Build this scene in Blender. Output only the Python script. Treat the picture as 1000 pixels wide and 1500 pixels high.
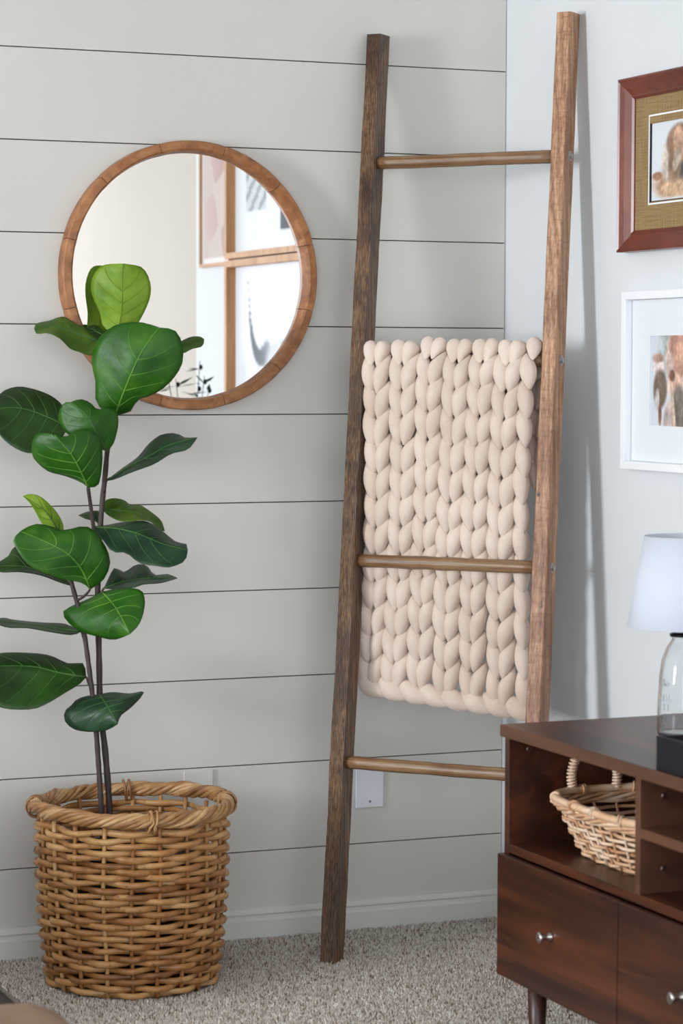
import bpy, bmesh, math, random
import numpy as np
from mathutils import Vector, Matrix, noise as mnoise

random.seed(7); rng = np.random.default_rng(7)
for o in list(bpy.data.objects): bpy.data.objects.remove(o)
scn = bpy.context.scene; COL = scn.collection
PI = math.pi

# ------------------------------------------------------------------ camera
FPX = 3732.0
CAM = np.array([-2.688, -5.509, 1.330])
YAW, PITCH, ROLL = 0.39025, 0.0567, 0.00282
fw = np.array([math.sin(YAW)*math.cos(PITCH), math.cos(YAW)*math.cos(PITCH), -math.sin(PITCH)])
rt0 = np.array([math.cos(YAW), -math.sin(YAW), 0.0]); up0 = np.cross(rt0, fw)
rt = rt0*math.cos(ROLL) + up0*math.sin(ROLL); up = -rt0*math.sin(ROLL) + up0*math.cos(ROLL)
cd = bpy.data.cameras.new('camera'); cam = bpy.data.objects.new('camera', cd); COL.objects.link(cam)
M = Matrix(((rt[0], up[0], -fw[0], CAM[0]), (rt[1], up[1], -fw[1], CAM[1]), (rt[2], up[2], -fw[2], CAM[2]), (0, 0, 0, 1)))
cam.matrix_world = M
cd.sensor_width = 36.0; cd.lens = FPX/1500*36.0; cd.clip_start = 0.05
cd.dof.use_dof = True; cd.dof.focus_distance = 5.72; cd.dof.aperture_fstop = 4.5
scn.camera = cam

# ------------------------------------------------------------------ light
w = bpy.data.worlds.new('world'); scn.world = w; w.use_nodes = True
bg = w.node_tree.nodes['Background']; bg.inputs[0].default_value = (0.86, 0.93, 1.0, 1); bg.inputs[1].default_value = 2.4
def area(name, loc, target, sx, sy, power, col):
    l = bpy.data.lights.new(name, 'AREA'); l.shape = 'RECTANGLE'; l.size = sx; l.size_y = sy; l.energy = power; l.color = col
    o = bpy.data.objects.new(name, l); COL.objects.link(o); o.location = loc
    o.rotation_euler = (Vector(target)-Vector(loc)).to_track_quat('-Z', 'Y').to_euler(); return o
area('window_daylight', (-6.48, -2.15, 1.60), (0, -2.15, 1.6), 0.76, 1.36, 146, (0.93, 0.97, 1.0))
scn.view_settings.view_transform = 'Standard'; scn.view_settings.look = 'None'
scn.view_settings.gamma = 1.0; scn.view_settings.use_curve_mapping = False
scn.view_settings.exposure = 0.68

# ------------------------------------------------------------------ helpers
def ray(u, v): return fw + (u-500)/FPX*rt - (v-750)/FPX*up
def at_depth(u, v, d): return CAM + d*ray(u, v)
def hit(u, v, ax, val):
    d = ray(u, v); return CAM + (val-CAM[ax])/d[ax]*d
def tag(o, label=None, cat=None, group=None, kind=None):
    if label: o['label'] = label
    if cat: o['category'] = cat
    if group: o['group'] = group
    if kind: o['kind'] = kind
    return o
def empty(name, loc, label, cat, group=None, rz=0):
    o = bpy.data.objects.new(name, None); COL.objects.link(o); o.location = loc; o.rotation_euler.z = rz
    o.empty_display_size = 0.1
    return tag(o, label, cat, group)
def mk(name, V, F, mat, parent=None, smooth=False, off=None):
    """one mesh object; off = world position subtracted from the vertices (the parent's location)"""
    me = bpy.data.meshes.new(name)
    V = np.asarray(V, dtype=float).reshape(-1, 3)
    if off is not None: V = V - np.asarray(off)
    me.from_pydata([tuple(v) for v in V], [], [tuple(int(i) for i in f) for f in F])
    me.validate(); me.update()
    if smooth: me.shade_smooth()
    if mat: me.materials.append(mat)
    o = bpy.data.objects.new(name, me); COL.objects.link(o)
    if parent: o.parent = parent
    return o
def bmo(name, bm, mat, parent=None, smooth=False, off=None):
    if off is not None: bmesh.ops.translate(bm, verts=bm.verts, vec=Vector([-c for c in off]))
    me = bpy.data.meshes.new(name); bmesh.ops.recalc_face_normals(bm, faces=bm.faces); bm.to_mesh(me); bm.free()
    if smooth: me.shade_smooth()
    if mat: me.materials.append(mat)
    o = bpy.data.objects.new(name, me); COL.objects.link(o)
    if parent: o.parent = parent
    return o
def box(name, lo, hi, mat, parent=None, bev=0.0, off=None, seg=2):
    bm = bmesh.new(); bmesh.ops.create_cube(bm, size=1)
    lo = np.array(lo, float); hi = np.array(hi, float)
    for v in bm.verts:
        for k in range(3): v.co[k] = (lo[k]+hi[k])/2 + v.co[k]*(hi[k]-lo[k])
    if bev: bmesh.ops.bevel(bm, geom=bm.edges[:], offset=bev, segments=seg, affect='EDGES', profile=0.5)
    return bmo(name, bm, mat, parent, False, off)
def crom(P, n, closed=False):
    P = np.asarray(P, float)
    if len(P) == 2: return P[0]+(P[1]-P[0])*np.linspace(0, 1, n)[:, None]
    Q = np.vstack([2*P[0]-P[1], P, 2*P[-1]-P[-2]])
    seg = np.linalg.norm(np.diff(P[:, :3], axis=0), axis=1); s = np.concatenate([[0], np.cumsum(seg)]); s /= s[-1]
    out = []
    for t in np.linspace(0, 1, n):
        i = min(np.searchsorted(s, t, 'right')-1, len(P)-2); i = max(i, 0)
        k = (t-s[i])/max(s[i+1]-s[i], 1e-9); a, b, c, d = Q[i], Q[i+1], Q[i+2], Q[i+3]
        out.append(0.5*((2*b)+(-a+c)*k+(2*a-5*b+4*c-d)*k*k+(-a+3*b-3*c+d)*k**3))
    return np.array(out)
def tube(P, R, sides=8, closed=False, flat=1.0, upv=None, caps=True):
    P = np.asarray(P, float); n = len(P); R = np.broadcast_to(np.asarray(R, float), (n,))
    if closed: T = np.roll(P, -1, 0)-np.roll(P, 1, 0)
    else: T = np.gradient(P, axis=0)
    T /= np.linalg.norm(T, axis=1)[:, None]+1e-12
    V = []
    ref = np.array([0, 0, 1.0]) if upv is None else np.asarray(upv, float)
    if upv is None and abs(T[0][2]) > 0.9: ref = np.array([1.0, 0, 0])
    a = None
    for i in range(n):
        if a is None or upv is not None: a = np.cross(T[i], ref)
        else: a = a - T[i]*(a@T[i])
        a = a/(np.linalg.norm(a)+1e-12); b = np.cross(T[i], a)
        for k in range(sides):
            th = 2*PI*k/sides; V.append(P[i]+R[i]*(math.cos(th)*a*flat+math.sin(th)*b))
    F = []
    m = n if closed else n-1
    for i in range(m):
        j = (i+1) % n
        for k in range(sides):
            k2 = (k+1) % sides; F.append((i*sides+k, i*sides+k2, j*sides+k2, j*sides+k))
    if not closed and caps:
        F.append(tuple(range(sides))[::-1]); F.append(tuple((n-1)*sides+k for k in range(sides)))
    return np.array(V), F
def join(*parts):
    V = []; F = []; c = 0
    for v, f in parts:
        V.append(v); F += [tuple(i+c for i in g) for g in f]; c += len(v)
    return np.vstack(V), F
def lathe(prof, seg=48, center=(0, 0, 0)):
    V = []; F = []; n = len(prof)
    for k in range(seg):
        th = 2*PI*k/seg
        for r, z in prof: V.append((center[0]+r*math.cos(th), center[1]+r*math.sin(th), center[2]+z))
    for k in range(seg):
        k2 = (k+1) % seg
        for i in range(n-1): F.append((k*n+i, k2*n+i, k2*n+i+1, k*n+i+1))
    return np.array(V), F
def lin(c):
    return tuple((x/12.92 if x <= 0.04045 else ((x+0.055)/1.055)**2.4) for x in [k/255 for k in c])+(1.0,)

# ------------------------------------------------------------------ materials
class MT:
    def __init__(s, name):
        s.m = bpy.data.materials.new(name); s.m.use_nodes = True; s.nt = s.m.node_tree; s.b = s.nt.nodes['Principled BSDF']
    def n(s, t, **k):
        d = s.nt.nodes.new(t)
        for a, v in k.items():
            if a.startswith('i_'): d.inputs[a[2:].replace('_', ' ')].default_value = v
            else: setattr(d, a, v)
        return d
    def l(s, a, b): s.nt.links.new(a, b)
    def coords(s, scale=(1, 1, 1), kind='Object', rot=(0, 0, 0)):
        c = s.n('ShaderNodeTexCoord'); mp = s.n('ShaderNodeMapping'); mp.inputs['Scale'].default_value = scale; mp.inputs['Rotation'].default_value = rot
        s.l(c.outputs[kind], mp.inputs['Vector']); return mp.outputs[0]
    def noise(s, vec, scale=5, detail=4, rough=0.55, dist=0.0):
        d = s.n('ShaderNodeTexNoise'); d.inputs['Scale'].default_value = scale; d.inputs['Detail'].default_value = detail
        d.inputs['Roughness'].default_value = rough; d.inputs['Distortion'].default_value = dist
        if vec is not None: s.l(vec, d.inputs['Vector'])
        return d.outputs['Fac']
    def ramp(s, fac, stops):
        r = s.n('ShaderNodeValToRGB'); e = r.color_ramp.elements
        while len(e) < len(stops): e.new(0.5)
        for el, (p, c) in zip(e, stops): el.position = p; el.color = c
        s.l(fac, r.inputs[0]); return r.outputs[0]
    def mix(s, fac, a, b, mode='MIX'):
        d = s.n('ShaderNodeMix'); d.data_type = 'RGBA'; d.blend_type = mode
        for sock, v in ((d.inputs[0], fac), (d.inputs[6], a), (d.inputs[7], b)):
            if hasattr(v, 'is_linked') or hasattr(v, 'links'): s.l(v, sock)
            else: sock.default_value = v
        return d.outputs[2]
    def bump(s, h, strength=0.3, dist=0.01):
        d = s.n('ShaderNodeBump'); d.inputs['Strength'].default_value = strength; d.inputs['Distance'].default_value = dist
        s.l(h, d.inputs['Height']); s.l(d.outputs[0], s.b.inputs['Normal'])
    def col(s, c):
        if isinstance(c, tuple): s.b.inputs['Base Color'].default_value = c
        else: s.l(c, s.b.inputs['Base Color'])
    def set(s, rough=0.5, metal=0.0, spec=0.5):
        s.b.inputs['Roughness'].default_value = rough; s.b.inputs['Metallic'].default_value = metal
        s.b.inputs['Specular IOR Level'].default_value = spec; return s
def paint(name, c, rough=0.6, bump=0.06, spec=0.35):
    t = MT(name).set(rough, 0, spec); v = t.coords()
    n = t.noise(v, 3.0, 3); a = lin(c); b = tuple(x*0.965 for x in a[:3])+(1,)
    t.col(t.ramp(n, [(0.35, b), (0.65, a)])); t.bump(t.noise(v, 160, 2), bump, 0.002); return t.m
def wood(name, stops, scale=(45, 45, 2.2), rough=0.45, bump=0.35, blotch=None, spec=0.5, ringscale=1.0, kind='Object', rand=0.0):
    t = MT(name).set(rough, 0, spec); v = t.coords(scale, kind)
    if rand:
        oi = t.n('ShaderNodeObjectInfo'); ad = t.n('ShaderNodeVectorMath'); ad.operation = 'MULTIPLY_ADD'
        t.l(v, ad.inputs[0]); ad.inputs[1].default_value = (1, 1, 1)
        cx = t.n('ShaderNodeCombineXYZ'); mu = t.n('ShaderNodeMath'); mu.operation = 'MULTIPLY'; mu.inputs[1].default_value = 37
        t.l(oi.outputs['Random'], mu.inputs[0])
        for k in range(3): t.l(mu.outputs[0], cx.inputs[k])
        t.l(cx.outputs[0], ad.inputs[2]); v = ad.outputs[0]
    n = t.noise(v, ringscale, 7, 0.62, 0.6)
    c = t.ramp(n, stops)
    if blotch:
        v2 = t.coords((6, 6, 4), kind); n2 = t.noise(v2, 1.2, 4, 0.6, 0.3)
        f = t.ramp(n2, [(0.42, (0, 0, 0, 1)), (0.62, (1, 1, 1, 1))]); c = t.mix(f, c, blotch, 'MULTIPLY')
    t.col(c); t.bump(n, bump, 0.004); return t.m

M_shiplap = paint('shiplap_paint', (211, 208, 201), 0.5, 0.04)
M_white = paint('white_wall_paint', (221, 224, 227), 0.6, 0.05)
M_base = paint('trim_paint', (216, 214, 208), 0.4, 0.02)
M_ceil = paint('ceiling_paint', (228, 228, 226), 0.8)
M_cream = paint('cream_wall_paint', (198, 188, 177), 0.7)
M_gapdark = paint('wall_backing', (90, 88, 84), 0.9)
M_plate = paint('plate_plastic', (226, 229, 236), 0.35, 0.0)
M_screw = MT('screw_steel').set(0.4, 1.0).m; M_screw.node_tree.nodes['Principled BSDF'].inputs['Base Color'].default_value = (0.35, 0.35, 0.36, 1)
M_zinc = MT('zinc_bolt').set(0.3, 1.0).m; M_zinc.node_tree.nodes['Principled BSDF'].inputs['Base Color'].default_value = (0.62, 0.63, 0.64, 1)
M_nickel = MT('brushed_nickel').set(0.28, 1.0).m; M_nickel.node_tree.nodes['Principled BSDF'].inputs['Base Color'].default_value = (0.5, 0.47, 0.44, 1)
M_mirror = MT('mirror_silver').set(0.0, 1.0).m; M_mirror.node_tree.nodes['Principled BSDF'].inputs['Base Color'].default_value = (0.95, 0.96, 0.96, 1)
M_frame = wood('mirror_frame_wood', [(0.30, lin((112, 66, 34))), (0.5, lin((150, 96, 54))), (0.72, lin((178, 124, 76)))], (30, 30, 30), 0.42, 0.15, rand=1)
def rough_wood(name, stops, fine, knots, saw, rough, bump, rw=0.34):
    """sawn board along Z: fine growth rings, dark scorch bands, knots and saw marks"""
    t = MT(name).set(rough, 0, 0.55)
    v = t.coords((1, 1, 1)); warp = t.noise(t.coords((5, 5, 1.3)), 1, 3, 0.5)
    sx = t.n('ShaderNodeSeparateXYZ'); t.l(v, sx.inputs[0])
    def mth(op, a, b, c=None):
        d = t.n('ShaderNodeMath'); d.operation = op
        for i, q in enumerate((a, b, c)):
            if q is None: continue
            if isinstance(q, (int, float)): d.inputs[i].default_value = q
            else: t.l(q, d.inputs[i])
        return d.outputs[0]
    ph = mth('MULTIPLY_ADD', mth('ADD', sx.outputs[0], mth('MULTIPLY', sx.outputs[1], 0.6)), fine, mth('MULTIPLY', warp, 34))
    ring = mth('MULTIPLY_ADD', mth('SINE', ph, 0), 0.5, 0.5)
    st_ = t.noise(t.coords((260, 260, 5)), 1, 5, 0.7)
    g = mth('ADD', mth('MULTIPLY', ring, rw), mth('MULTIPLY', st_, 1-rw))
    c = t.ramp(g, stops)
    bn = t.noise(t.coords((7, 7, 5.5)), 1, 4, 0.6, 0.4)
    c = t.mix(t.ramp(bn, [(0.46, (0, 0, 0, 1)), (0.62, (1, 1, 1, 1))]), c, knots, 'MULTIPLY')
    sw = t.noise(t.coords((30, 30, 170)), 1, 5, 0.75)
    c = t.mix(t.ramp(sw, [(0.52, (0, 0, 0, 1)), (0.66, (saw, saw, saw, 1))]), c, (0.45, 0.36, 0.3, 1), 'MULTIPLY')
    pit = t.noise(t.coords((60, 60, 22)), 1, 2, 0.5)
    c = t.mix(t.ramp(pit, [(0.70, (0, 0, 0, 1)), (0.76, (1, 1, 1, 1))]), c, lin((26, 16, 12)))
    t.col(c); t.bump(g, bump, 0.004); return t.m
M_dstile = rough_wood('dark_scorched_wood', [(0.34, lin((20, 11, 6))), (0.46, lin((54, 31, 16))), (0.56, lin((104, 66, 36))), (0.70, lin((190, 148, 104)))], 2100, (0.34, 0.28, 0.24, 1), 0.3, 0.36, 0.9)
M_lstile = rough_wood('rustic_brown_wood', [(0.26, lin((98, 64, 42))), (0.42, lin((156, 112, 80))), (0.58, lin((190, 146, 112))), (0.74, lin((216, 182, 152)))], 420, (0.62, 0.52, 0.46, 1), 0.55, 0.42, 0.45, 0.12)
M_rung = wood('rung_wood', [(0.28, lin((88, 62, 42))), (0.5, lin((136, 104, 74))), (0.75, lin((170, 138, 104)))], (3.0, 160, 160), 0.38, 0.3, blotch=(0.72, 0.64, 0.56, 1), spec=0.5)
M_walnut = wood('walnut_laminate', [(0.30, lin((30, 13, 8))), (0.46, lin((54, 26, 14))), (0.60, lin((80, 40, 22))), (0.76, lin((100, 53, 29)))], (14, 1.6, 18), 0.35, 0.04, spec=0.5, ringscale=1.0)
M_walnutv = wood('walnut_leg', [(0.30, lin((44, 24, 18))), (0.6, lin((66, 36, 26))), (0.8, lin((80, 46, 32)))], (30, 30, 2.0), 0.4, 0.06)
M_edge = wood('walnut_edge_band', [(0.30, lin((74, 45, 31))), (0.6, lin((92, 58, 40))), (0.8, lin((104, 67, 47)))], (14, 1.6, 18), 0.42, 0.05)
M_floorwood = wood('dark_floor_plank', [(0.3, lin((38, 28, 22))), (0.55, lin((58, 44, 34))), (0.8, lin((76, 60, 47)))], (20, 1.6, 20), 0.4, 0.2, rand=1)
M_oak = wood('pale_oak', [(0.3, lin((176, 122, 76))), (0.55, lin((202, 150, 102))), (0.8, lin((216, 170, 124)))], (20, 20, 3), 0.5, 0.1)
M_mahog = wood('red_mahogany', [(0.3, lin((84, 36, 26))), (0.55, lin((116, 54, 40))), (0.8, lin((138, 74, 56)))], (20, 8, 8), 0.3, 0.1, spec=0.6)
M_whitefr = paint('white_frame_paint', (242, 244, 248), 0.4, 0.0)
M_matwhite = paint('white_mat_board', (228, 232, 236), 0.8, 0.0)
M_black = MT('black_lacquer').set(0.6, 0, 0.2).m; M_black.node_tree.nodes['Principled BSDF'].inputs['Base Color'].default_value = lin((27, 28, 33))
M_blackmetal = MT('black_metal').set(0.35, 0.8).m; M_blackmetal.node_tree.nodes['Principled BSDF'].inputs['Base Color'].default_value = lin((34, 34, 38))
M_leather = MT('brown_leather').set(0.5); M_leather.col(M_leather.ramp(M_leather.noise(M_leather.coords((8, 8, 8)), 1, 4), [(0.35, lin((128, 96, 76))), (0.7, lin((158, 124, 100)))])); M_leather.bump(M_leather.noise(M_leather.coords((120, 120, 120)), 1, 3), 0.2, 0.003); M_leather = M_leather.m
def burlap():
    t = MT('burlap_mat').set(0.9, 0, 0.1)
    a = t.noise(t.coords((1, 12, 420)), 1, 2); b = t.noise(t.coords((1, 420, 12)), 1, 2)
    t.col(t.mix(0.5, t.ramp(a, [(0.3, lin((118, 94, 60))), (0.7, lin((170, 144, 104)))]), t.ramp(b, [(0.3, lin((122, 98, 64))), (0.7, lin((172, 146, 108)))])))
    t.bump(a, 0.3, 0.002); return t.m
M_burlap = burlap()
def printmat():
    t = MT('flat_print').set(0.5, 0, 0.3); a = t.n('ShaderNodeAttribute'); a.attribute_name = 'Col'; t.l(a.outputs['Color'], t.b.inputs['Base Color']); return t.m
M_print = printmat()
def wool():
    t = MT('merino_wool').set(0.92, 0, 0.12); v = t.coords((1, 1, 1))
    n = t.noise(v, 9, 3); t.col(t.ramp(n, [(0.3, lin((206, 186, 170))), (0.7, lin((226, 208, 194)))]))
    t.bump(t.noise(t.coords((240, 240, 36)), 1, 3), 0.16, 0.004)
    t.b.inputs['Sheen Weight'].default_value = 0.35; t.b.inputs['Sheen Roughness'].default_value = 0.5
    return t.m
M_wool = wool()
def cane(name, stops, dark):
    t = MT(name).set(0.36, 0, 0.5)
    oi = t.n('ShaderNodeObjectInfo'); v = t.coords((1, 1, 1))
    a = t.noise(v, 22, 4, 0.6); b = t.noise(v, 75, 3, 0.6)
    ma = t.n('ShaderNodeMath'); ma.operation = 'MULTIPLY_ADD'; ma.inputs[1].default_value = 0.36; t.l(oi.outputs['Random'], ma.inputs[0])
    mb = t.n('ShaderNodeMath'); mb.operation = 'MULTIPLY'; mb.inputs[1].default_value = 0.66; t.l(a, mb.inputs[0]); t.l(mb.outputs[0], ma.inputs[2])
    c = t.ramp(ma.outputs[0], stops)
    f = t.ramp(b, [(0.62, (0, 0, 0, 1)), (0.74, (1, 1, 1, 1))]); c = t.mix(f, c, dark)
    t.col(c); t.bump(b, 0.2, 0.003); return t.m
M_cane = cane('rattan_cane', [(0.28, lin((112, 68, 34))), (0.45, lin((158, 106, 58))), (0.6, lin((184, 134, 80))), (0.78, lin((204, 164, 112)))], lin((92, 52, 28)))
M_rim = cane('rattan_rim', [(0.28, lin((128, 84, 48))), (0.5, lin((172, 126, 78))), (0.75, lin((206, 168, 120)))], lin((112, 72, 42)))
M_willow = cane('pale_willow', [(0.28, lin((174, 120, 82))), (0.48, lin((216, 174, 136))), (0.72, lin((240, 218, 196)))], lin((168, 108, 70)))
def leafmat(name, c1, c2, c3, trans=0.25, rough=0.42):
    t = MT(name).set(rough, 0, 0.34); v = t.coords((1, 1, 1))
    n = t.noise(v, 14, 3); c = t.ramp(n, [(0.3, lin(c1)), (0.5, lin(c2)), (0.72, lin(c3))]); t.col(c)
    t.bump(t.noise(v, 60, 3), 0.12, 0.006)
    tr = t.n('ShaderNodeBsdfTranslucent'); t.l(c, tr.inputs[0]); mx = t.n('ShaderNodeMixShader'); mx.inputs[0].default_value = trans
    out = t.nt.nodes['Material Output']; t.l(t.b.outputs[0], mx.inputs[1]); t.l(tr.outputs[0], mx.inputs[2]); t.l(mx.outputs[0], out.inputs[0]); return t.m
M_leafL = leafmat('young_leaf', (112, 148, 34), (136, 172, 48), (164, 194, 70), 0.4)
M_leafM = leafmat('green_leaf', (30, 78, 14), (44, 98, 18), (72, 122, 32), 0.22)
M_leafD = leafmat('dark_leaf', (22, 46, 12), (32, 62, 18), (46, 80, 26), 0.15)
M_leafT = leafmat('deep_green_leaf', (22, 48, 28), (32, 62, 38), (50, 80, 52), 0.1, 0.40)
M_leafO = leafmat('olive_leaf', (52, 84, 18), (74, 108, 26), (100, 130, 40), 0.25)
M_vein = leafmat('leaf_vein', (80, 134, 40), (100, 150, 54), (120, 168, 72), 0.2)
M_veinD = leafmat('dark_leaf_vein', (48, 88, 36), (62, 100, 46), (76, 114, 56), 0.1)
M_bark = wood('fig_bark', [(0.3, lin((38, 28, 26))), (0.55, lin((62, 48, 44))), (0.8, lin((88, 72, 66)))], (60, 60, 8), 0.6, 0.4)
M_soil = MT('potting_soil').set(0.95).m; M_soil.node_tree.nodes['Principled BSDF'].inputs['Base Color'].default_value = lin((50, 40, 32))
M_shade = MT('lamp_shade_cotton').set(0.85, 0, 0.2); M_shade.col(lin((204, 209, 219))); M_shade.bump(M_shade.noise(M_shade.coords((300, 300, 300)), 1, 2), 0.05, 0.002); M_shade = M_shade.m
def glass():
    t = MT('jar_glass').set(0.03, 0, 0.5); t.col((0.97, 0.985, 0.99, 1)); t.b.inputs['Transmission Weight'].default_value = 1.0; t.b.inputs['IOR'].default_value = 1.3
    t.bump(t.noise(t.coords((30, 30, 18)), 1, 2), 0.15, 0.006); return t.m
M_glass = glass()
M_ceram = paint('vase_ceramic', (226, 224, 220), 0.3, 0.0)
def carpet():
    t = MT('carpet_tuft').set(0.95, 0, 0.05); a = t.n('ShaderNodeAttribute'); a.attribute_name = 'Col'; t.l(a.outputs['Color'], t.b.inputs['Base Color']); return t.m
M_pile = carpet()
def carpetbase():
    t = MT('carpet_backing').set(0.95, 0, 0.05); n = t.noise(t.coords((1, 1, 1)), 180, 3, 0.7)
    t.col(t.ramp(n, [(0.35, lin((158, 142, 126))), (0.5, lin((204, 190, 178))), (0.66, lin((232, 223, 214)))])); t.bump(n, 0.8, 0.006); return t.m
M_carpet = carpetbase()

# ------------------------------------------------------------------ the room
ST = dict(kind='structure')
tag(box('floor', (-1.30, -7.2, -0.05), (0.0, 0.012, 0.0), M_carpet), 'beige speckled cut pile carpet floor', **ST)
XW = -6.52
fl2 = tag(box('floor_wood', (XW, -7.2, -0.06), (-1.302, 0.012, -0.022), M_gapdark), 'dark hardwood floor beside the carpet', **ST)
for k in range(24):        # dark planks next to the carpet edge
    x1 = -1.304-k*0.125
    box('plank', (x1-0.122, -3.2, -0.022), (x1, -0.0155, -0.010), M_floorwood, fl2, 0.002)
tag(box('ceiling', (XW, -7.2, 2.62), (0.85, 0.1, 2.66), M_ceil), 'plain white ceiling', **ST)
wb = tag(box('wall_back', (XW, 0.0125, 0), (0.0, 0.10, 2.62), M_gapdark), 'off-white horizontal shiplap board wall', **ST)
Z0 = 2.0338; SP = 0.2032; GAP = 0.0012
edges = [2.618] + [Z0+2*SP, Z0+SP] + [Z0-k*SP for k in range(10)] + [0.068]
for a, b in zip(edges[:-1], edges[1:]):
    box('board', (XW, 0.0, b+GAP), (-0.0015, 0.0124, a-GAP), M_shiplap, wb, 0.0006, seg=1)
def base_profile(h): # (depth, z)
    return [(0, 0), (0.015, 0), (0.015, h*0.62), (0.012, h*0.70), (0.011, h*0.78), (0.0135, h*0.84), (0.012, h*0.90), (0.006, h), (0, h)]
def baseboard(name, along, a, b, h, label, zb=0.0):
    pr = [(d, z if z > 0 else (z if d < 0 else zb)) for d, z in base_profile(h)]; V = []; n = len(pr)
    for s in (a, b):
        for d, z in pr: V.append((s, -d, z) if along == 'x' else (-d, s, z))
    F = [(i, (i+1) % n, n+(i+1) % n, n+i) for i in range(n)] + [tuple(range(n)), tuple(range(2*n-1, n-1, -1))]
    return tag(mk(name, V, F, M_base), label, **ST)
baseboard('baseboard_back', 'x', -1.302, -0.002, 0.0715, 'off-white moulded baseboard along shiplap wall')
baseboard('baseboard_left', 'x', XW, -1.302, 0.0715, 'off-white baseboard above the dark wood floor', -0.0215)
wr = tag(box('wall_right', (0.0, -2.28, 0), (0.12, 0.10, 2.62), M_white), 'smooth white wall beside the shiplap', **ST)
baseboard('baseboard_right', 'y', -2.28, -0.017, 0.0715, 'white baseboard along the smooth wall')
tag(box('wall_hall', (0.75, -10.5, 0), (0.85, 0.1, 2.62), M_cream), 'cream hallway wall beyond the white wall', **ST)
tag(box('floor_hall', (0.0, -10.5, -0.05), (0.75, 0.1, -0.001), M_carpet), 'beige carpet of the hallway', **ST)
# left wall with a tall window, out of the picture: daylight enters here
wl = tag(box('wall_left', (XW-0.1, -7.2, -0.06), (XW, -2.55, 2.62), M_white), 'white wall with tall window', **ST)
box('wall_pier', (XW-0.1, -1.75, -0.06), (XW, 0.1, 2.62), M_white, wl)
box('wall_apron', (XW-0.1, -2.55, -0.06), (XW, -1.75, 0.90), M_white, wl)
box('wall_header', (XW-0.1, -2.55, 2.30), (XW, -1.75, 2.62), M_white, wl)

# ------------------------------------------------------------------ carpet pile
def pile():
    n = 215000
    x = rng.uniform(-1.302, -0.002, n); y = rng.uniform(-2.75, -0.016, n)
    keep = np.hypot(x+1.026, y+0.284) > 0.182                          # nothing under the planter
    for fx, fy in ((-0.5885, -0.2828), (-0.278, -0.633)):              # nor under the ladder's feet
        ax = (x-fx)*0.663-(y-fy)*0.7486; ay = (x-fx)*0.7486+(y-fy)*0.663
        keep &= ~((ax > -0.004) & (ax < 0.038) & (ay > -0.004) & (ay < 0.062))
    x, y = x[keep], y[keep]; n = len(x)
    h = rng.uniform(0.004, 0.009, n); r = rng.uniform(0.0018, 0.0030, n); th0 = rng.uniform(0, 6.28, n)
    lx = rng.normal(0, 0.003, n); ly = rng.normal(0, 0.003, n)
    V = np.zeros((n, 4, 3))
    for k in range(3):
        V[:, k, 0] = x+r*np.cos(th0+k*2.094); V[:, k, 1] = y+r*np.sin(th0+k*2.094); V[:, k, 2] = -0.001
    V[:, 3, 0] = x+lx; V[:, 3, 1] = y+ly; V[:, 3, 2] = h
    V[:, :, 0] = np.clip(V[:, :, 0], -1.304, -0.001); V[:, :, 1] = np.minimum(V[:, :, 1], -0.0155)
    idx = np.arange(n)*4
    F = np.stack([np.stack([idx+a, idx+b, idx+3], 1) for a, b in ((0, 1), (1, 2), (2, 0))], 1).reshape(-1, 3)
    me = bpy.data.meshes.new('carpet_pile'); me.vertices.add(n*4); me.vertices.foreach_set('co', V.reshape(-1))
    m = len(F); me.loops.add(m*3); me.loops.foreach_set('vertex_index', F.reshape(-1).astype(np.int32))
    me.polygons.add(m); me.polygons.foreach_set('loop_start', np.arange(0, m*3, 3, dtype=np.int32))
    me.update(); me.validate()
    at = me.color_attributes.new('Col', 'FLOAT_COLOR', 'POINT')
    t = rng.random(n)
    pal = np.array([lin(c)[:3] for c in ((138, 118, 100), (200, 186, 173), (232, 222, 213), (246, 240, 235))])
    ci = np.where(t < 0.14, 0, np.where(t < 0.42, 1, np.where(t < 0.8, 2, 3)))
    c = pal[ci]*rng.uniform(0.9, 1.1, (n, 1)); C = np.ones((n, 4, 4)); C[:, :, :3] = c[:, None, :]
    at.data.foreach_set('color', C.reshape(-1))
    me.materials.append(M_pile); o = bpy.data.objects.new('carpet_pile', me); COL.objects.link(o)
    tag(o, 'short beige and brown flecked carpet pile', 'carpet', kind='stuff')
pile()

# ------------------------------------------------------------------ blanket ladder
LA = 0.8458; LW, LT, LS = 0.0339, 0.0573, 0.4680
LF = np.array([-0.5885, -0.2828, 0.0]); LL = np.array([-0.0205, 0.1516])     # lean per metre in (rung, depth) axes
lad = empty('blanket_ladder', LF, 'tall rustic wooden blanket ladder leaning across the corner', 'ladder', rz=-LA)
LTOP = (2.098, 2.122)
def stile(name, s0, zt, mat, seed, rough):
    r = np.random.default_rng(seed); n = 90; c = 0.0022; V = []; F = []
    ring = [(c, 0), (LW-c, 0), (LW, c), (LW, LT-c), (LW-c, LT), (c, LT), (0, LT-c), (0, c)]
    J = np.zeros((n, 8, 2)); 
    for k in range(8):
        w_ = np.convolve(r.normal(0, 1, n+8), np.ones(4)/4, 'valid')[:n]; J[:, k, 0] = w_*rough; J[:, k, 1] = np.convolve(r.normal(0, 1, n+8), np.ones(4)/4, 'valid')[:n]*rough
    for i in range(n):
        z = zt*i/(n-1)
        for k, (a, b) in enumerate(ring):
            V.append((s0+a+J[i, k, 0]+LL[0]*z, b+J[i, k, 1]+LL[1]*z, z))
    for i in range(n-1):
        for k in range(8): F.append((i*8+k, i*8+(k+1) % 8, (i+1)*8+(k+1) % 8, (i+1)*8+k))
    F.append(tuple(range(8))[::-1]); F.append(tuple((n-1)*8+k for k in range(8)))
    return mk(name, V, F, mat, lad)
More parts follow.
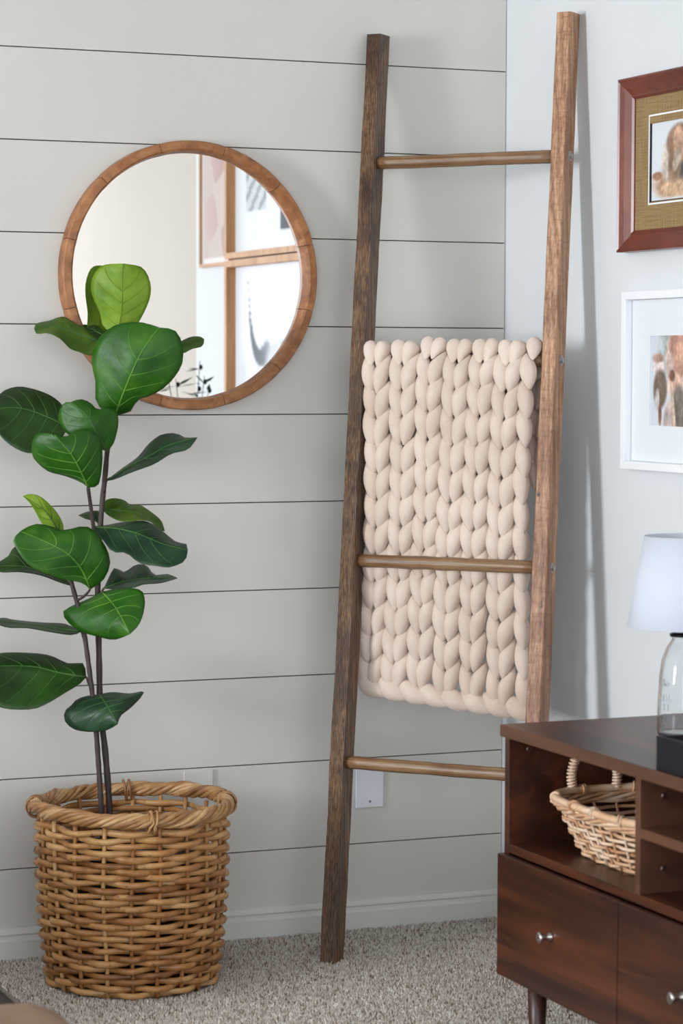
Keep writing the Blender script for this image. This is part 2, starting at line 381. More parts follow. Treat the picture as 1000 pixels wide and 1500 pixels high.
st = stile('stile', 0, LTOP[0], M_dstile, 1, 0.0010); st['label'] = 'dark scorched wood stile with ridged grain'
st = stile('stile', LS, LTOP[1], M_lstile, 2, 0.0007); st['label'] = 'lighter reddish brown wood stile'
RZ = [1.8003, 1.3464, 0.8924, 0.4408]; RR = 0.0147
def lpt(s, d, z): return np.array([s+LL[0]*z, d+LL[1]*z, z])
for z in RZ:
    a = lpt(LW-0.006, LT*0.5, z); b = lpt(LS+0.006, LT*0.5, z)
    P = a+(b-a)*np.linspace(0, 1, 14)[:, None]; P[:, 2] += rng.normal(0, 0.0004, 14)
    mk('rung', *tube(P, RR*rng.uniform(0.97, 1.03, 14), 20), M_rung, lad, True)
    for side in (0, 1):
        c = lpt(LS+LW if side else 0, LT*0.55, z); sg = 1 if side else -1
        def disc(r, x0, x1, n):
            V = [(c[0]+sg*x, c[1]+r*math.cos(2*PI*k/n), c[2]+r*math.sin(2*PI*k/n)) for x in (x0, x1) for k in range(n)]
            return np.array(V), [(k, (k+1) % n, n+(k+1) % n, n+k) for k in range(n)]+[tuple(range(n)), tuple(range(2*n-1, n-1, -1))]
        bo = mk('bolt', *disc(0.0068, 0, 0.0062, 6), M_zinc, lad); mk('washer', *disc(0.0115, -0.0005, 0.0016, 20), M_zinc, bo)

# ------------------------------------------------------------------ chunky blanket
ldx = np.array([math.cos(LA), -math.sin(LA), 0]); ldb = np.array([math.sin(LA), math.cos(LA), 0])
c2 = lpt(0, LT*0.5, RZ[1])
BO = LF + ldx*(c2[0]+LW) + ldb*c2[1] + np.array([0, 0, c2[2]])        # left end of the carrying rung
bl = empty('knit_blanket', (BO[0], BO[1], BO[2]), 'chunky cream wool knit blanket draped over ladder rung', 'blanket', rz=-LA)
# local axes: x along the rung, y towards the corner, z up; origin at the rung's left end, arc radius RB around the rung
RB = 0.0335
ARC = PI*RB
def fpos(s, u):
    """surface of the blanket: u<0 down the front, 0..ARC over the rung, >ARC down the back; returns point, normal, tangent(up)"""
    if u < 0:
        k = -u; sag = -0.004*min(k/0.1, 1)
        return np.array([s, -RB+sag, u]), np.array([0, -1.0, 0]), np.array([0, 0, 1.0])
    if u < ARC:
        th = u/RB; return np.array([s, -RB*math.cos(th), RB*math.sin(th)]), np.array([0, -math.cos(th), math.sin(th)]), np.array([0, math.sin(th), math.cos(th)])
    k = min((u-ARC)/0.10, 1)
    return np.array([s+0.006*k, RB+0.006*k, -(u-ARC)]), np.array([0, 1.0, 0]), np.array([0, 0, -1.0])
def lobe(p0, p1, nrm, wd, th, bend, ring=12, seg=12):
    """fat strand of wool from p0 to p1"""
    ax = p1-p0; L = np.linalg.norm(ax); a = ax/L; nn = nrm-a*(nrm@a); nn /= np.linalg.norm(nn); sd = np.cross(a, nn)
    V = []; F = []
    for i in range(seg+1):
        t = i/seg; e = max(math.sin(PI*(0.03+0.94*t)), 0)**0.80; e *= 0.98-0.16*(t-0.4)
        c = p0+ax*t+sd*bend*math.sin(PI*t)+nn*(0.004*math.sin(PI*t))
        for k in range(ring):
            f = 2*PI*k/ring; V.append(c+sd*wd*e*math.cos(f)+nn*th*e*math.sin(f))
    for i in range(seg):
        for k in range(ring): F.append((i*ring+k, i*ring+(k+1) % ring, (i+1)*ring+(k+1) % ring, (i+1)*ring+k))
    F.append(tuple(range(ring))[::-1]); F.append(tuple(seg*ring+k for k in range(ring)))
    return np.array(V), F
BWID = LS-LW; PITCH_U = 0.0622; NC = 6.5
CW = (BWID-0.006)/NC
FRONT = 0.745
def colx(j, u):
    k = min(max(-u, 0)/FRONT, 1)
    x = 0.003+CW*j
    sh = -0.004 - 0.010*k + 0.006*math.sin(3.1*k+j*0.6)
    sc = 1.0-0.045*math.sin(PI*k*0.9)
    return BWID/2+(x-BWID/2)*sc+sh
urow = []
u = -FRONT
while u < ARC+0.25: urow.append(u); u += PITCH_U
wr_ = np.random.default_rng(11)
for j in range(7):
    ph = wr_.uniform(-0.012, 0.012)
    for i, u0 in enumerate(urow):
        back = u0 > ARC
        u1 = u0+ph+wr_.normal(0, 0.002)
        k = min(max(-u1, 0)/FRONT, 1); u1 -= 0.030*k*(j/6.0-0.25)
        parts = []
        for sgn in (-1, 1):
            if j == 6 and sgn > 0: continue
            xc = colx(j, u1)+CW*0.25+(CW*0.25 if sgn > 0 else -CW*0.0)+(CW*0.25 if sgn > 0 else 0)
            xb = xc - sgn*0.0092+wr_.normal(0, 0.0012); xt = xc + sgn*0.0118+wr_.normal(0, 0.0015)
            ln = PITCH_U*wr_.uniform(1.42, 1.56)
            pb, nb, tb = fpos(xb, u1-0.006); pt, nt, tt = fpos(xt, u1-0.006+ln)
            pm, nm, tm = fpos((xb+xt)/2, u1-0.006+ln/2)
            pb = pb + nb*0.010; pt = pt - nt*0.010
            nrm = nm
            bulge = (pm-(pb+pt)/2)@nm
            wd = CW*0.25*wr_.uniform(1.10, 1.24); th = 0.0200*wr_.uniform(0.95, 1.1)
            v, f = lobe(pb, pt, nrm, wd, th, sgn*0.0035*(-1))
            if bulge > 0.001:      # follow the bend over the rung
                ax = (pt-pb)/np.linalg.norm(pt-pb); tt_ = np.clip(((v-pb)@ax)/np.linalg.norm(pt-pb), 0, 1)
                v = v+np.outer(np.sin(PI*tt_)*bulge*0.9, nm)
            parts.append((v, f))
        mk('stitch', *join(*parts), M_wool, bl, True)
# bound-off edge: fat slanting strands along the bottom
ne = 8
for j in range(ne):
    x0 = -0.002+(BWID-0.018)*j/ne; x1 = x0+0.080
    ub = -FRONT+0.008-0.034*(j/ne-0.2)
    p0 = np.array([x0-0.006, -RB-0.010+0.006, ub+0.012]); p1 = np.array([x1-0.008, -RB-0.006, ub-0.034])
    mk('edge_stitch', *lobe(p0, p1, np.array([0, -1.0, 0]), 0.0240, 0.022, 0.004, 14, 14), M_wool, bl, True)

# ------------------------------------------------------------------ round mirror
MC = np.array([-0.803, 0.0, 1.536]); MR = 0.3035
mir = empty('round_mirror', (MC[0], 0, MC[2]), 'round mirror in segmented brown wood frame on shiplap wall', 'mirror')
nseg = 12
prof = [(MR, -0.0005), (MR, -0.037), (MR-0.003, -0.041), (MR-0.018, -0.042), (MR-0.0225, -0.039), (MR-0.027, -0.0135), (MR-0.027, -0.0005)]
for k in range(nseg):
    a0 = math.radians(15+30*k)+0.0022; a1 = math.radians(15+30*(k+1))-0.0022; V = []; F = []; m = 10; n = len(prof)
    for i in range(m+1):
        a = a0+(a1-a0)*i/m; sh = 0.0007 if i in (0, m) else 0
        for r, y in prof: V.append(((r-sh)*math.cos(a), y+(sh if y < -0.02 else 0), (r-sh)*math.sin(a)))
    for i in range(m):
        for q in range(n): F.append((i*n+q, i*n+(q+1) % n, (i+1)*n+(q+1) % n, (i+1)*n+q))
    F.append(tuple(range(n))); F.append(tuple(m*n+q for q in range(n-1, -1, -1)))
    mk('frame_segment', V, F, M_frame, mir)
V = [(0, -0.012, 0)]+[((MR-0.0265)*math.cos(2*PI*k/96), -0.012, (MR-0.0265)*math.sin(2*PI*k/96)) for k in range(96)]
V += [(x, -0.004, z) for x, y, z in V]
F = [(0, 1+k, 1+(k+1) % 96) for k in range(96)]+[(97, 98+(k+1) % 96, 98+k) for k in range(96)]+[(1+k, 98+k, 98+(k+1) % 96, 1+(k+1) % 96) for k in range(96)]
g = mk('mirror_glass', V, F, M_mirror, mir); g['label'] = 'clear mirror glass'

# ------------------------------------------------------------------ wall plates
def wall_plate(x0, label, zs=(-0.042, 0.042), mat=None):
    o = empty('wall_plate', (x0+0.0355, 0, 0.347), label, 'wall plate')
    box('plate', (-0.0355, -0.0058, -0.057), (0.0355, -0.0002, 0.057), mat or M_plate, o, 0.002)
    for z in zs:
        V = [(0.0032*math.cos(2*PI*k/14), y, z+0.0032*math.sin(2*PI*k/14)) for y in (-0.0045, -0.0068) for k in range(14)]
        mk('screw', V, [(k, (k+1) % 14, 14+(k+1) % 14, 14+k) for k in range(14)]+[tuple(range(14)), tuple(range(27, 13, -1))], M_screw, o)
wall_plate(-0.813, 'painted wall plate on shiplap behind the wicker planter', (-0.042,), M_base)
wall_plate(-0.385, 'white blank wall plate on shiplap behind lowest ladder rung')

# ------------------------------------------------------------------ wicker planter
BC = np.array([-1.026, -0.284, 0.0]); BH = 0.395
pl = empty('wicker_planter', BC, 'large round honey brown wicker basket holding the fig plant', 'basket')
def brad(z): 
    t = z/BH; return 0.176+0.026*t+0.006*math.sin(PI*min(t*1.15, 1))
NS = 20; NR = 27; Z1 = 0.006; Z2 = 0.362
br = np.random.default_rng(5)
stk_off = br.normal(0, 0.010, NS)
def angfix(a): return a
for k in range(NS):
    a = 2*PI*k/NS+stk_off[k]; P = []
    for z in np.linspace(0.002, 0.372, 12): 
        r = brad(z); aa = a+0.012*math.sin(z*20+k); P.append((r*math.cos(aa), r*math.sin(aa), z))
    mk('stake', *tube(P, 0.0048, 7), M_cane, pl, True)
for i in range(NR):
    z = Z1+(Z2-Z1)*(i+0.5)/NR
    cut = br.uniform(0, 2*PI); npc = 3
    for c in range(npc):
        a0 = cut+2*PI*c/npc; a1 = a0+2*PI/npc+0.10; n = 62; P = []; R = []
        n1, n2 = br.uniform(0, 6.28, 2); rad0 = br.uniform(0.0066, 0.0076)
        for q in range(n):
            a = a0+(a1-a0)*q/(n-1)
            off = 0.0092*math.cos(a*NS/2+(PI if i % 2 else 0)) 
            rr = brad(z)+off+0.0012*math.sin(7*a+n1)
            P.append((rr*math.cos(a), rr*math.sin(a), z+0.0016*math.sin(5*a+n1)+0.0009*math.sin(11*a+n2)))
            R.append(rad0*(1+0.10*math.sin(9*a+n2)))
        R[0] *= 0.6; R[-1] *= 0.6
        mk('weaver', *tube(P, R, 7, flat=0.8, upv=(0, 0, 1)), M_cane, pl, True)
# twisted rim
RRm = 0.2075; zr = 0.386
for s in range(8):
    n = 240; P = []; turns = 8; ph = 2*PI*s/8+br.uniform(-0.2, 0.2)
    for q in range(n):
        a = 2*PI*q/n; b = turns*a+ph+0.15*math.sin(3*a+s); e = 0.0100*(1+0.22*math.sin(4*a+s*1.7))
        wob = 0.002*math.sin(5*a)
        rr = RRm+e*math.cos(b)+wob; P.append((rr*math.cos(a), rr*math.sin(a), zr+e*1.05*math.sin(b)+0.003*math.sin(2*a+1)))
    mk('rim_strand', *tube(P, br.uniform(0.0052, 0.0068), 7, closed=True), M_rim, pl, True)
camaz = math.atan2(CAM[1]-BC[1], CAM[0]-BC[0])
for da in (0.20, 0.20+PI-0.15, 1.7, -1.6):
    a = camaz+da; pts = []
    for wv in range(3):
        for q in range(16):
            b = 2*PI*q/16; rr = RRm+0.0195*math.cos(b); aa = a+(wv-1)*0.028+0.018*math.sin(b*1.0)*(1 if wv != 1 else -1)
            pts.append((rr*math.cos(aa), rr*math.sin(aa), zr-0.004+0.023*math.sin(b)))
    mk('rim_tie', *tube(pts, 0.0028, 6), M_rim, pl, True)
V, F = lathe([(0.0, 0.004), (0.172, 0.004), (0.172, 0.012), (0.0, 0.012)], 40); mk('base_disc', V, F, M_cane, pl)

# ------------------------------------------------------------------ fiddle leaf fig
D0 = float((np.array([BC[0], BC[1], 0.5])-CAM)@fw)
FIG = np.array([BC[0], BC[1], 0.014])
fig = empty('fiddle_leaf_fig', FIG, 'leafy green fiddle leaf fig growing in the wicker planter', 'plant')
def px(P): return np.array([at_depth(u, v, D0+d) for u, v, d in P])
stems = {
 'a': [(161, 1235, 0.0), (160, 1180, 0.0), (154, 1100, 0), (147, 1040, 0), (145, 960, 0), (143, 870, 0.01), (145, 800, 0.01), (149, 745, 0.02), (154, 695, 0.03), (158, 652, 0.05), (165, 605, 0.08), (168, 560, 0.10), (167, 500, 0.115)],
 'b': [(150, 1240, -0.02), (148, 1178, -0.02), (143, 1100, -0.02), (139, 1050, -0.02), (130, 975, -0.025), (121, 915, -0.03), (107, 862, -0.03), (100, 835, -0.03)],
 'c': [(146, 812, 0.005), (139, 785, -0.01), (134, 750, -0.025), (129, 714, -0.04)]}
srad = {'a': (0.0074, 0.0052), 'b': (0.0062, 0.0050), 'c': (0.0046, 0.0040)}
spx = {}
for k, P in stems.items():
    Q = crom(np.array(P, float), 60); spx[k] = Q
    W3 = px(Q); R = np.linspace(srad[k][0], srad[k][1], 60)*(1+0.07*np.sin(np.arange(60)*1.9))
    W3[0][2] = min(W3[0][2], 0.26) if k != 'c' else W3[0][2]
    mk('stem', *tube(W3, R, 9), M_bark, fig, True, FIG)
V, F = lathe([(0.0, 0.0), (0.12, 0.0), (0.15, 0.27), (0.154, 0.275), (0.148, 0.275), (0.144, 0.25), (0.0, 0.25)], 36); 
np_ = mk('nursery_pot', V, F, M_soil, fig)
for (s_, e_) in ((-0.004, 1), ): pass
def leaf(L, Mi, R, d, mat, vm, eL=0.0, eR=0.0, bow=0.0, wav=0.004, stem=None, nv=4, seed=0, fold=0.0):
    n = 18; m = 7
    base, tip = Mi[0], Mi[-1]
    l = crom(np.array([base]+L+[tip], float), n); c = crom(np.array(Mi, float), n); r = crom(np.array([base]+R+[tip], float), n)
    V = []; G = np.zeros((n, 2*m+1, 3))
    ts = np.linspace(0, 1, n); rr = np.random.default_rng(seed+3)
    p1, p2, p3 = rr.uniform(0, 6.28, 3)
    for i, t in enumerate(ts):
        dm = d[0]+(d[1]-d[0])*t+bow*math.sin(PI*t); env = math.sin(PI*min(max(t, 0.0), 1))**0.6
        for k in range(-m, m+1):
            a = abs(k)/m; e, ed = (l[i], eL) if k < 0 else (r[i], eR)
            p = c[i]+(e-c[i])*a
            dd = dm+env*(ed*a**1.3)+wav*env*a*math.sin(9*t+p1+(p2 if k < 0 else p3)) + fold*env*a*(1-a)*2 \
                 - 0.0022*env*math.sin(PI*min(1, a*1.02))*math.cos(2*PI*(t*(nv+1)-a*0.9))
            G[i, k+m] = at_depth(p[0], p[1], D0+dd)
    W_ = 2*m+1; V = G.reshape(-1, 3)
    F = [(i*W_+k, i*W_+k+1, (i+1)*W_+k+1, (i+1)*W_+k) for i in range(n-1) for k in range(2*m)]
    o = mk('leaf', V, F, mat, fig, True, FIG)
    sm = o.modifiers.new('thickness', 'SOLIDIFY'); sm.thickness = 0.0011; sm.offset = 0
    # raised veins on the side the camera sees
    tc = -fw*0.0009; parts = [tube(G[:, m]+tc, np.linspace(0.0022, 0.0008, n), 6)]
    for q in range(nv):
        t0 = 0.10+0.50*q/max(nv-1, 1)
        for sg in (-1, 1):
            P = []
            for j in range(8):
                a = 0.86*j/7; t = min(t0+0.24*(a**1.2), 0.985); fi = t*(n-1); i0 = int(fi); fr = fi-i0; i1 = min(i0+1, n-1)
                kk = m+sg*a*m; k0 = int(math.floor(kk)); kf = kk-k0; k1 = min(k0+1, 2*m)
                P.append(((G[i0, k0]*(1-kf)+G[i0, k1]*kf)*(1-fr)+(G[i1, k0]*(1-kf)+G[i1, k1]*kf)*fr)+tc)
            parts.append(tube(P, np.linspace(0.0012, 0.0004, 8), 5))
    mk('vein', *join(*parts), vm, o, True, FIG)
    if stem:
        Q = spx[stem]; j = np.argmin(np.hypot(Q[:, 0]-base[0], Q[:, 1]-(base[1]+14)))
        A = px([Q[j]])[0]; B = G[0, m]; mid = (A+B)/2+np.array([0, 0, -0.004])
        mk('petiole', *tube(crom(np.array([A, mid, B, G[1, m]]), 10), np.linspace(0.0032, 0.0022, 10), 7), M_bark, o, True, FIG)
T_, D_, O_, G_, Y_ = M_leafT, M_leafD, M_leafO, M_leafM, M_leafL
leaf([(152, 480), (146, 458), (134, 430), (135, 408), (150, 389)], [(172, 488), (178, 450), (179, 405), (180, 386)], [(196, 479), (206, 467), (219, 438), (220, 414), (208, 392)], (0.13, 0.15), Y_, M_leafL, 0.015, 0.02, 0.01, stem='a', seed=1)
leaf([(152, 603), (140, 585), (140, 560), (134, 525), (145, 495), (170, 476), (205, 472)], [(168, 609), (185, 565), (205, 520), (225, 490), (234, 480)], [(192, 602), (201, 586), (222, 579), (246, 563), (266, 535), (267, 505), (256, 484)], (0.07, 0.03), G_, M_vein, 0.03, 0.03, -0.03, stem='a', seed=2)
leaf([(134, 520), (115, 515), (102, 510), (88, 496), (70, 488), (54, 489)], [(146, 500), (115, 490), (90, 480), (65, 479), (50, 482)], [(128, 482), (112, 475), (93, 464), (72, 470), (54, 474)], (0.09, 0.07), O_, M_veinD, -0.05, 0.04, 0, stem='a', seed=3)
leaf([(150, 498), (138, 494)], [(160, 495), (142, 486), (127, 479)], [(148, 482), (138, 476)], (0.11, 0.12), D_, M_veinD, -0.02, 0.02, seed=4, nv=2)
leaf([(240, 519), (266, 518), (281, 511), (296, 507)], [(205, 520), (240, 512), (272, 504), (299, 497)], [(240, 505), (262, 501), (278, 494), (292, 493)], (0.11, 0.13), O_, M_veinD, -0.04, 0.03, seed=5, nv=3)
leaf([(92, 640), (70, 655), (45, 664), (20, 655), (2, 640), (-8, 622)], [(98, 624), (70, 611), (40, 600), (10, 597), (-14, 604)], [(94, 598), (75, 580), (45, 569), (22, 567), (0, 577)], (0.03, 0.0), D_, M_veinD, -0.05, 0.05, 0, stem='a', seed=6)
leaf([(140, 655), (110, 642), (95, 632), (86, 615), (88, 598), (95, 590)], [(156, 661), (142, 635), (130, 612), (116, 598), (104, 589)], [(166, 650), (173, 622), (171, 604), (160, 596), (143, 600), (132, 590), (118, 585)], (0.0, -0.02), G_, M_veinD, 0.02, 0.04, -0.02, 0.008, stem='a', seed=7)
leaf([(118, 706), (95, 697), (70, 690), (50, 672), (46, 656), (52, 637), (65, 634)], [(129, 714), (118, 690), (104, 665), (90, 649), (80, 637)], [(142, 712), (147, 700), (150, 665), (145, 640), (130, 629), (112, 632), (95, 640)], (-0.045, -0.10), G_, M_vein, 0.03, 0.03, -0.02, seed=8)
leaf([(168, 702), (195, 691), (225, 680), (250, 665), (275, 658)], [(156, 704), (190, 683), (220, 667), (250, 651), (289, 641)], [(175, 689), (200, 671), (212, 657), (218, 650), (236, 637), (258, 635), (270, 641)], (0.0, 0.03), T_, M_veinD, -0.06, 0.06, 0, stem='a', seed=9)
leaf([(75, 778), (62, 768), (52, 750), (44, 737)], [(90, 787), (78, 765), (62, 745), (34, 727)], [(93, 772), (86, 755), (72, 738), (56, 726), (42, 724)], (-0.06, -0.03), Y_, M_leafO, -0.01, 0.02, 0, seed=10, nv=3)
leaf([(160, 756), (180, 764), (205, 762), (222, 765), (232, 776)], [(148, 744), (175, 748), (205, 752), (241, 778)], [(155, 733), (168, 730), (182, 733), (190, 739), (205, 740), (221, 750), (236, 763)], (0.03, 0.06), O_, M_veinD, -0.04, 0.04, 0, stem='a', seed=11)
leaf([(150, 790), (165, 808), (185, 810), (205, 825), (230, 829), (248, 831), (270, 822)], [(136, 772), (170, 774), (200, 781), (237, 796), (275, 806)], [(158, 769), (180, 765), (215, 764), (240, 780), (258, 794), (273, 797)], (-0.01, -0.05), T_, M_veinD, -0.05, 0.06, 0, 0.010, stem='a', seed=12)
leaf([(120, 854), (95, 849), (65, 839), (40, 826), (23, 802), (20, 789)], [(132, 863), (120, 835), (100, 812), (70, 795), (30, 778)], [(150, 851), (161, 828), (158, 808), (148, 790), (135, 775), (120, 771), (92, 777), (72, 770), (50, 768)], (-0.05, -0.11), G_, M_vein, -0.02, 0.04, -0.02, stem='b', seed=13)
leaf([(90, 854), (60, 843), (30, 838), (0, 838)], [(105, 858), (70, 840), (35, 830), (-8, 829)], [(85, 835), (50, 822), (24, 800), (12, 815), (0, 822)], (-0.01, -0.03), D_, M_veinD, -0.04, 0.05, 0, stem='b', seed=14)
leaf([(170, 863), (195, 861), (210, 856), (235, 854)], [(152, 862), (180, 852), (215, 847), (260, 847)], [(160, 845), (168, 832), (182, 838), (198, 828), (214, 828), (226, 842), (245, 841)], (0.0, 0.03), T_, M_veinD, -0.06, 0.06, 0, 0.012, stem='a', seed=15)
leaf([(175, 862), (205, 864), (212, 878), (210, 898), (203, 916)], [(150, 867), (166, 885), (179, 906), (190, 929)], [(132, 876), (105, 888), (92, 897), (100, 912), (118, 925), (145, 933), (168, 937)], (-0.02, -0.12), G_, M_vein, 0.02, 0.05, -0.02, stem='a', seed=16)
leaf([(105, 930), (75, 926), (40, 920), (10, 919)], [(119, 925), (80, 920), (40, 914), (-16, 909)], [(95, 914), (60, 912), (20, 908), (5, 905)], (-0.03, -0.05), D_, M_veinD, -0.07, 0.07, 0, 0.008, stem='b', seed=17)
leaf([(115, 1003), (95, 1015), (70, 1030), (45, 1039), (0, 1036), (-22, 1015)], [(126, 992), (85, 985), (45, 976), (-32, 976)], [(122, 972), (100, 972), (75, 961), (50, 957), (10, 956), (-12, 960)], (-0.02, -0.05), D_, M_veinD, -0.06, 0.05, 0, stem='b', seed=18)
leaf([(165, 1014), (190, 1016), (210, 1013), (205, 1023), (190, 1038), (177, 1048)], [(146, 1017), (156, 1032), (165, 1047), (172, 1061)], [(125, 1020), (112, 1025), (106, 1032), (95, 1042), (95, 1056), (108, 1068), (130, 1072), (155, 1070)], (-0.02, -0.10), M_leafT, M_veinD, 0.05, 0.04, -0.02, stem='a', seed=19)
leaf([(140, 764), (126, 760)], [(152, 772), (135, 760), (115, 755)], [(146, 750), (128, 750)], (0.03, 0.06), D_, M_veinD, -0.03, 0.03, seed=20, nv=2)

# ------------------------------------------------------------------ media cabinet
XF, YE, HT = -0.518, -1.05, 0.634; YL = YE-1.478; XB = -0.105
cab = empty('media_cabinet', ((XF+XB)/2, (YE+YL)/2, 0), 'dark walnut media cabinet with open cubbies, drawers and tapered legs', 'cabinet')
co = cab.location[:]
XC = XF+0.011
box('cabinet_top', (XF, YL, HT-0.023), (XB, YE, HT), M_edge, cab, 0.0015, co)
bt = box('top_veneer', (XF+0.001, YL+0.001, HT-0.0005), (XB-0.001, YE-0.001, HT+0.0006), M_walnut, cab, 0, co)
for y0 in (YE-0.020, YL+0.001):
    box('side_panel', (XC, y0, 0.146), (XB, y0+0.019, HT-0.023), M_walnut, cab, 0.0008, co)
box('back_panel', (XB-0.008, YL+0.02, 0.160), (XB-0.002, YE-0.02, HT-0.023), M_walnut, cab, 0, co)
box('cubby_floor', (XC, YL+0.02, 0.384), (XB-0.008, YE-0.020, 0.402), M_walnut, cab, 0.0008, co)
box('bottom_panel', (XC, YL+0.02, 0.146), (XB-0.008, YE-0.020, 0.164), M_walnut, cab, 0.0008, co)
for y0 in (-1.593, -2.003):
    box('divider', (XC, y0, 0.402), (XB-0.008, y0+0.018, HT-0.023), M_edge, cab, 0.0008, co)
box('shelf', (XC, -1.985, 0.503), (XB-0.008, -1.593, 0.521), M_edge, cab, 0.0008, co)
for k in range(3):
    y1 = YE-0.001-k*0.4925; y0 = y1-0.4885
    dr = box('drawer', (XF-0.004, y0, 0.142), (XC-0.0005, y1, 0.381), M_walnut, cab, 0.0012, co)
    yc, zc = (y0+y1)/2+0.012, 0.2635
    pr = [(0.0, 0.0), (0.0095, 0.0), (0.0085, 0.003), (0.0055, 0.008), (0.0052, 0.014), (0.0075, 0.019), (0.0105, 0.023), (0.0108, 0.0255), (0.0085, 0.0275), (0.0, 0.0278)]
    V, F = lathe(pr, 24); V = np.stack([XF-0.004-V[:, 2], yc+V[:, 0], zc+V[:, 1]], 1)
    kn = mk('knob', V, F, M_nickel, dr, True, co); kn['label'] = 'brushed nickel drawer knob'
for y in (YE-0.062, (YE+YL)/2, YL+0.062):
    for x in (XF+0.055, XB-0.055):
        V, F = lathe([(0.0, 0.0), (0.0135, 0.0), (0.0145, 0.004), (0.021, 0.1455), (0.0, 0.1455)], 24, (x, y, 0)); mk('leg', V, F, M_walnutv, cab, True, co)
for x, z, yy in ((XC+0.045, 0.585, YE-0.020), (XC+0.05, 0.575, -1.593), (XC+0.05, 0.445, -1.593)):
    for sg in (-1,):
        V, F = lathe([(0.0, 0.002), (0.0062, 0.002), (0.0075, 0.0), (0.0, 0.0)], 16); V = np.stack([x+V[:, 0], yy+sg*V[:, 2], z+V[:, 1]], 1)
        mk('fixing_cap', V, F, M_walnutv, cab, False, co)

# ------------------------------------------------------------------ willow basket in the cubby
WC = np.array([-0.333, -1.342, 0.4022])
wbk = empty('willow_basket', WC, 'small pale willow basket with bound handle inside the cabinet cubby', 'basket')
def sup(a, hl, hw, p=3.6):
    c, s = math.cos(a), math.sin(a); r = (abs(c/hw)**p+abs(s/hl)**p)**(-1/p); return r*c, r*s
def wsz(z): t = z/0.104; return 0.152+0.062*t**0.9, 0.100+0.046*t**0.9
w2 = np.random.default_rng(9)
NW = 26
for k in range(NW):
    a = 2*PI*k/NW; P = []
    for z in np.linspace(0.002, 0.098, 6): hl, hw = wsz(z); x, y = sup(a, hl, hw); P.append((x, y, z))
    mk('stake', *tube(P, 0.0028, 6), M_willow, wbk, True)
for i in range(8):
    z = 0.006+0.0112*i; hl, hw = wsz(z); n = 170; P = []
    ph = w2.uniform(0, 6.28)
    for q in range(n):
        a = 2*PI*q/n; o_ = 0.0052*math.cos(a*NW/2+(PI if i % 2 else 0)); x, y = sup(a, hl+o_, hw+o_); P.append((x, y, z+0.0012*math.sin(4*a+ph)))
    mk('weaver', *tube(P, 0.0035, 6, closed=True), M_willow, wbk, True)
for s in range(4):     # slanting wale under the rim
    n = 150; P = []
    for q in range(n):
        a = 2*PI*q/n; b = 7*a+s*PI/2; hl, hw = wsz(0.092+0.004*math.sin(b)); o_ = 0.006*math.cos(b); x, y = sup(a, hl+o_, hw+o_); P.append((x, y, 0.092+0.0055*math.sin(b)))
    mk('wale_strand', *tube(P, 0.0038, 6, closed=True), M_willow, wbk, True)
P = []; hl, hw = wsz(0.106)
for q in range(90): x, y = sup(2*PI*q/90, hl, hw); P.append((x, y, 0.107))
mk('rim', *tube(P, 0.0078*(1+0.06*np.sin(np.arange(90)*0.8)), 9, closed=True), M_willow, wbk, True)
for a in np.linspace(0, 2*PI, 13)[:-1]+0.2:
    x, y = sup(a, hl, hw); nx, ny = math.cos(a), math.sin(a); pts = []
    for q in range(22):
        b = 2*PI*q/11; pts.append((x+nx*0.0102*math.cos(b)-ny*(q/22-0.5)*0.012, y+ny*0.0102*math.cos(b)+nx*(q/22-0.5)*0.012, 0.107+0.0102*math.sin(b)))
    mk('rim_tie', *tube(pts, 0.0021, 5), M_willow, wbk, True)
hp = crom(np.array([(-0.064, hl, 0.107), (-0.066, hl+0.001, 0.140), (-0.055, hl-0.004, 0.176), (-0.024, hl-0.008, 0.188), (0.020, hl-0.004, 0.176), (0.034, hl+0.001, 0.140), (0.032, hl, 0.107)]), 50)
hd = mk('handle', *tube(hp, 0.0062, 8), M_willow, wbk, True)
pts = []
T3 = np.gradient(hp, axis=0); T3 /= np.linalg.norm(T3, axis=1)[:, None]
fine = np.linspace(0, 49, 900)
for f in fine:
    i = int(f); j = min(i+1, 49); p = hp[i]+(hp[j]-hp[i])*(f-i); t = T3[i]; e1 = np.array([0, 1.0, 0]); e1 -= t*(e1@t); e1 /= np.linalg.norm(e1); e2 = np.cross(t, e1)
    b = f*4.6; pts.append(p+0.0078*(math.cos(b)*e1+math.sin(b)*e2))
mk('handle_binding', *tube(pts, 0.0024, 5), M_willow, hd, True)
V, F = lathe([(0, 0), (1, 0), (1, 0.006), (0, 0.006)], 40); V = np.array([(*sup(math.atan2(v[1], v[0]), 0.152*np.hypot(v[0], v[1]), 0.100*np.hypot(v[0], v[1])), v[2]) if np.hypot(v[0], v[1]) > 1e-6 else (0, 0, v[2]) for v in V]); mk('base_disc', V, F, M_willow, wbk)

# ------------------------------------------------------------------ jar lamp, tray and vase on the cabinet
HT2 = HT+0.0007
LC = np.array([-0.262, -1.325, HT2])
lp = empty('jar_table_lamp', LC, 'glass jar table lamp with white drum shade on walnut cabinet', 'lamp')
jp = [(0, 0.0), (0.047, 0.0), (0.052, 0.004), (0.0535, 0.012), (0.053, 0.06), (0.0505, 0.110), (0.046, 0.145), (0.037, 0.168), (0.0295, 0.180), (0.027, 0.186), (0.030, 0.189), (0.030, 0.193), (0.028, 0.196)]
ji = [(r-0.003 if r > 0.004 else 0, max(z, 0.006)) for r, z in jp][::-1]
V, F = lathe(jp+ji, 56); jar = mk('glass_jar', V, F, M_glass, lp, True)
V, F = lathe([(0.0, 0.190), (0.031, 0.190), (0.0315, 0.194), (0.0275, 0.196), (0.0275, 0.206), (0.010, 0.208), (0.010, 0.232), (0.0, 0.232)], 40); mk('lamp_cap', V, F, M_blackmetal, lp, True)
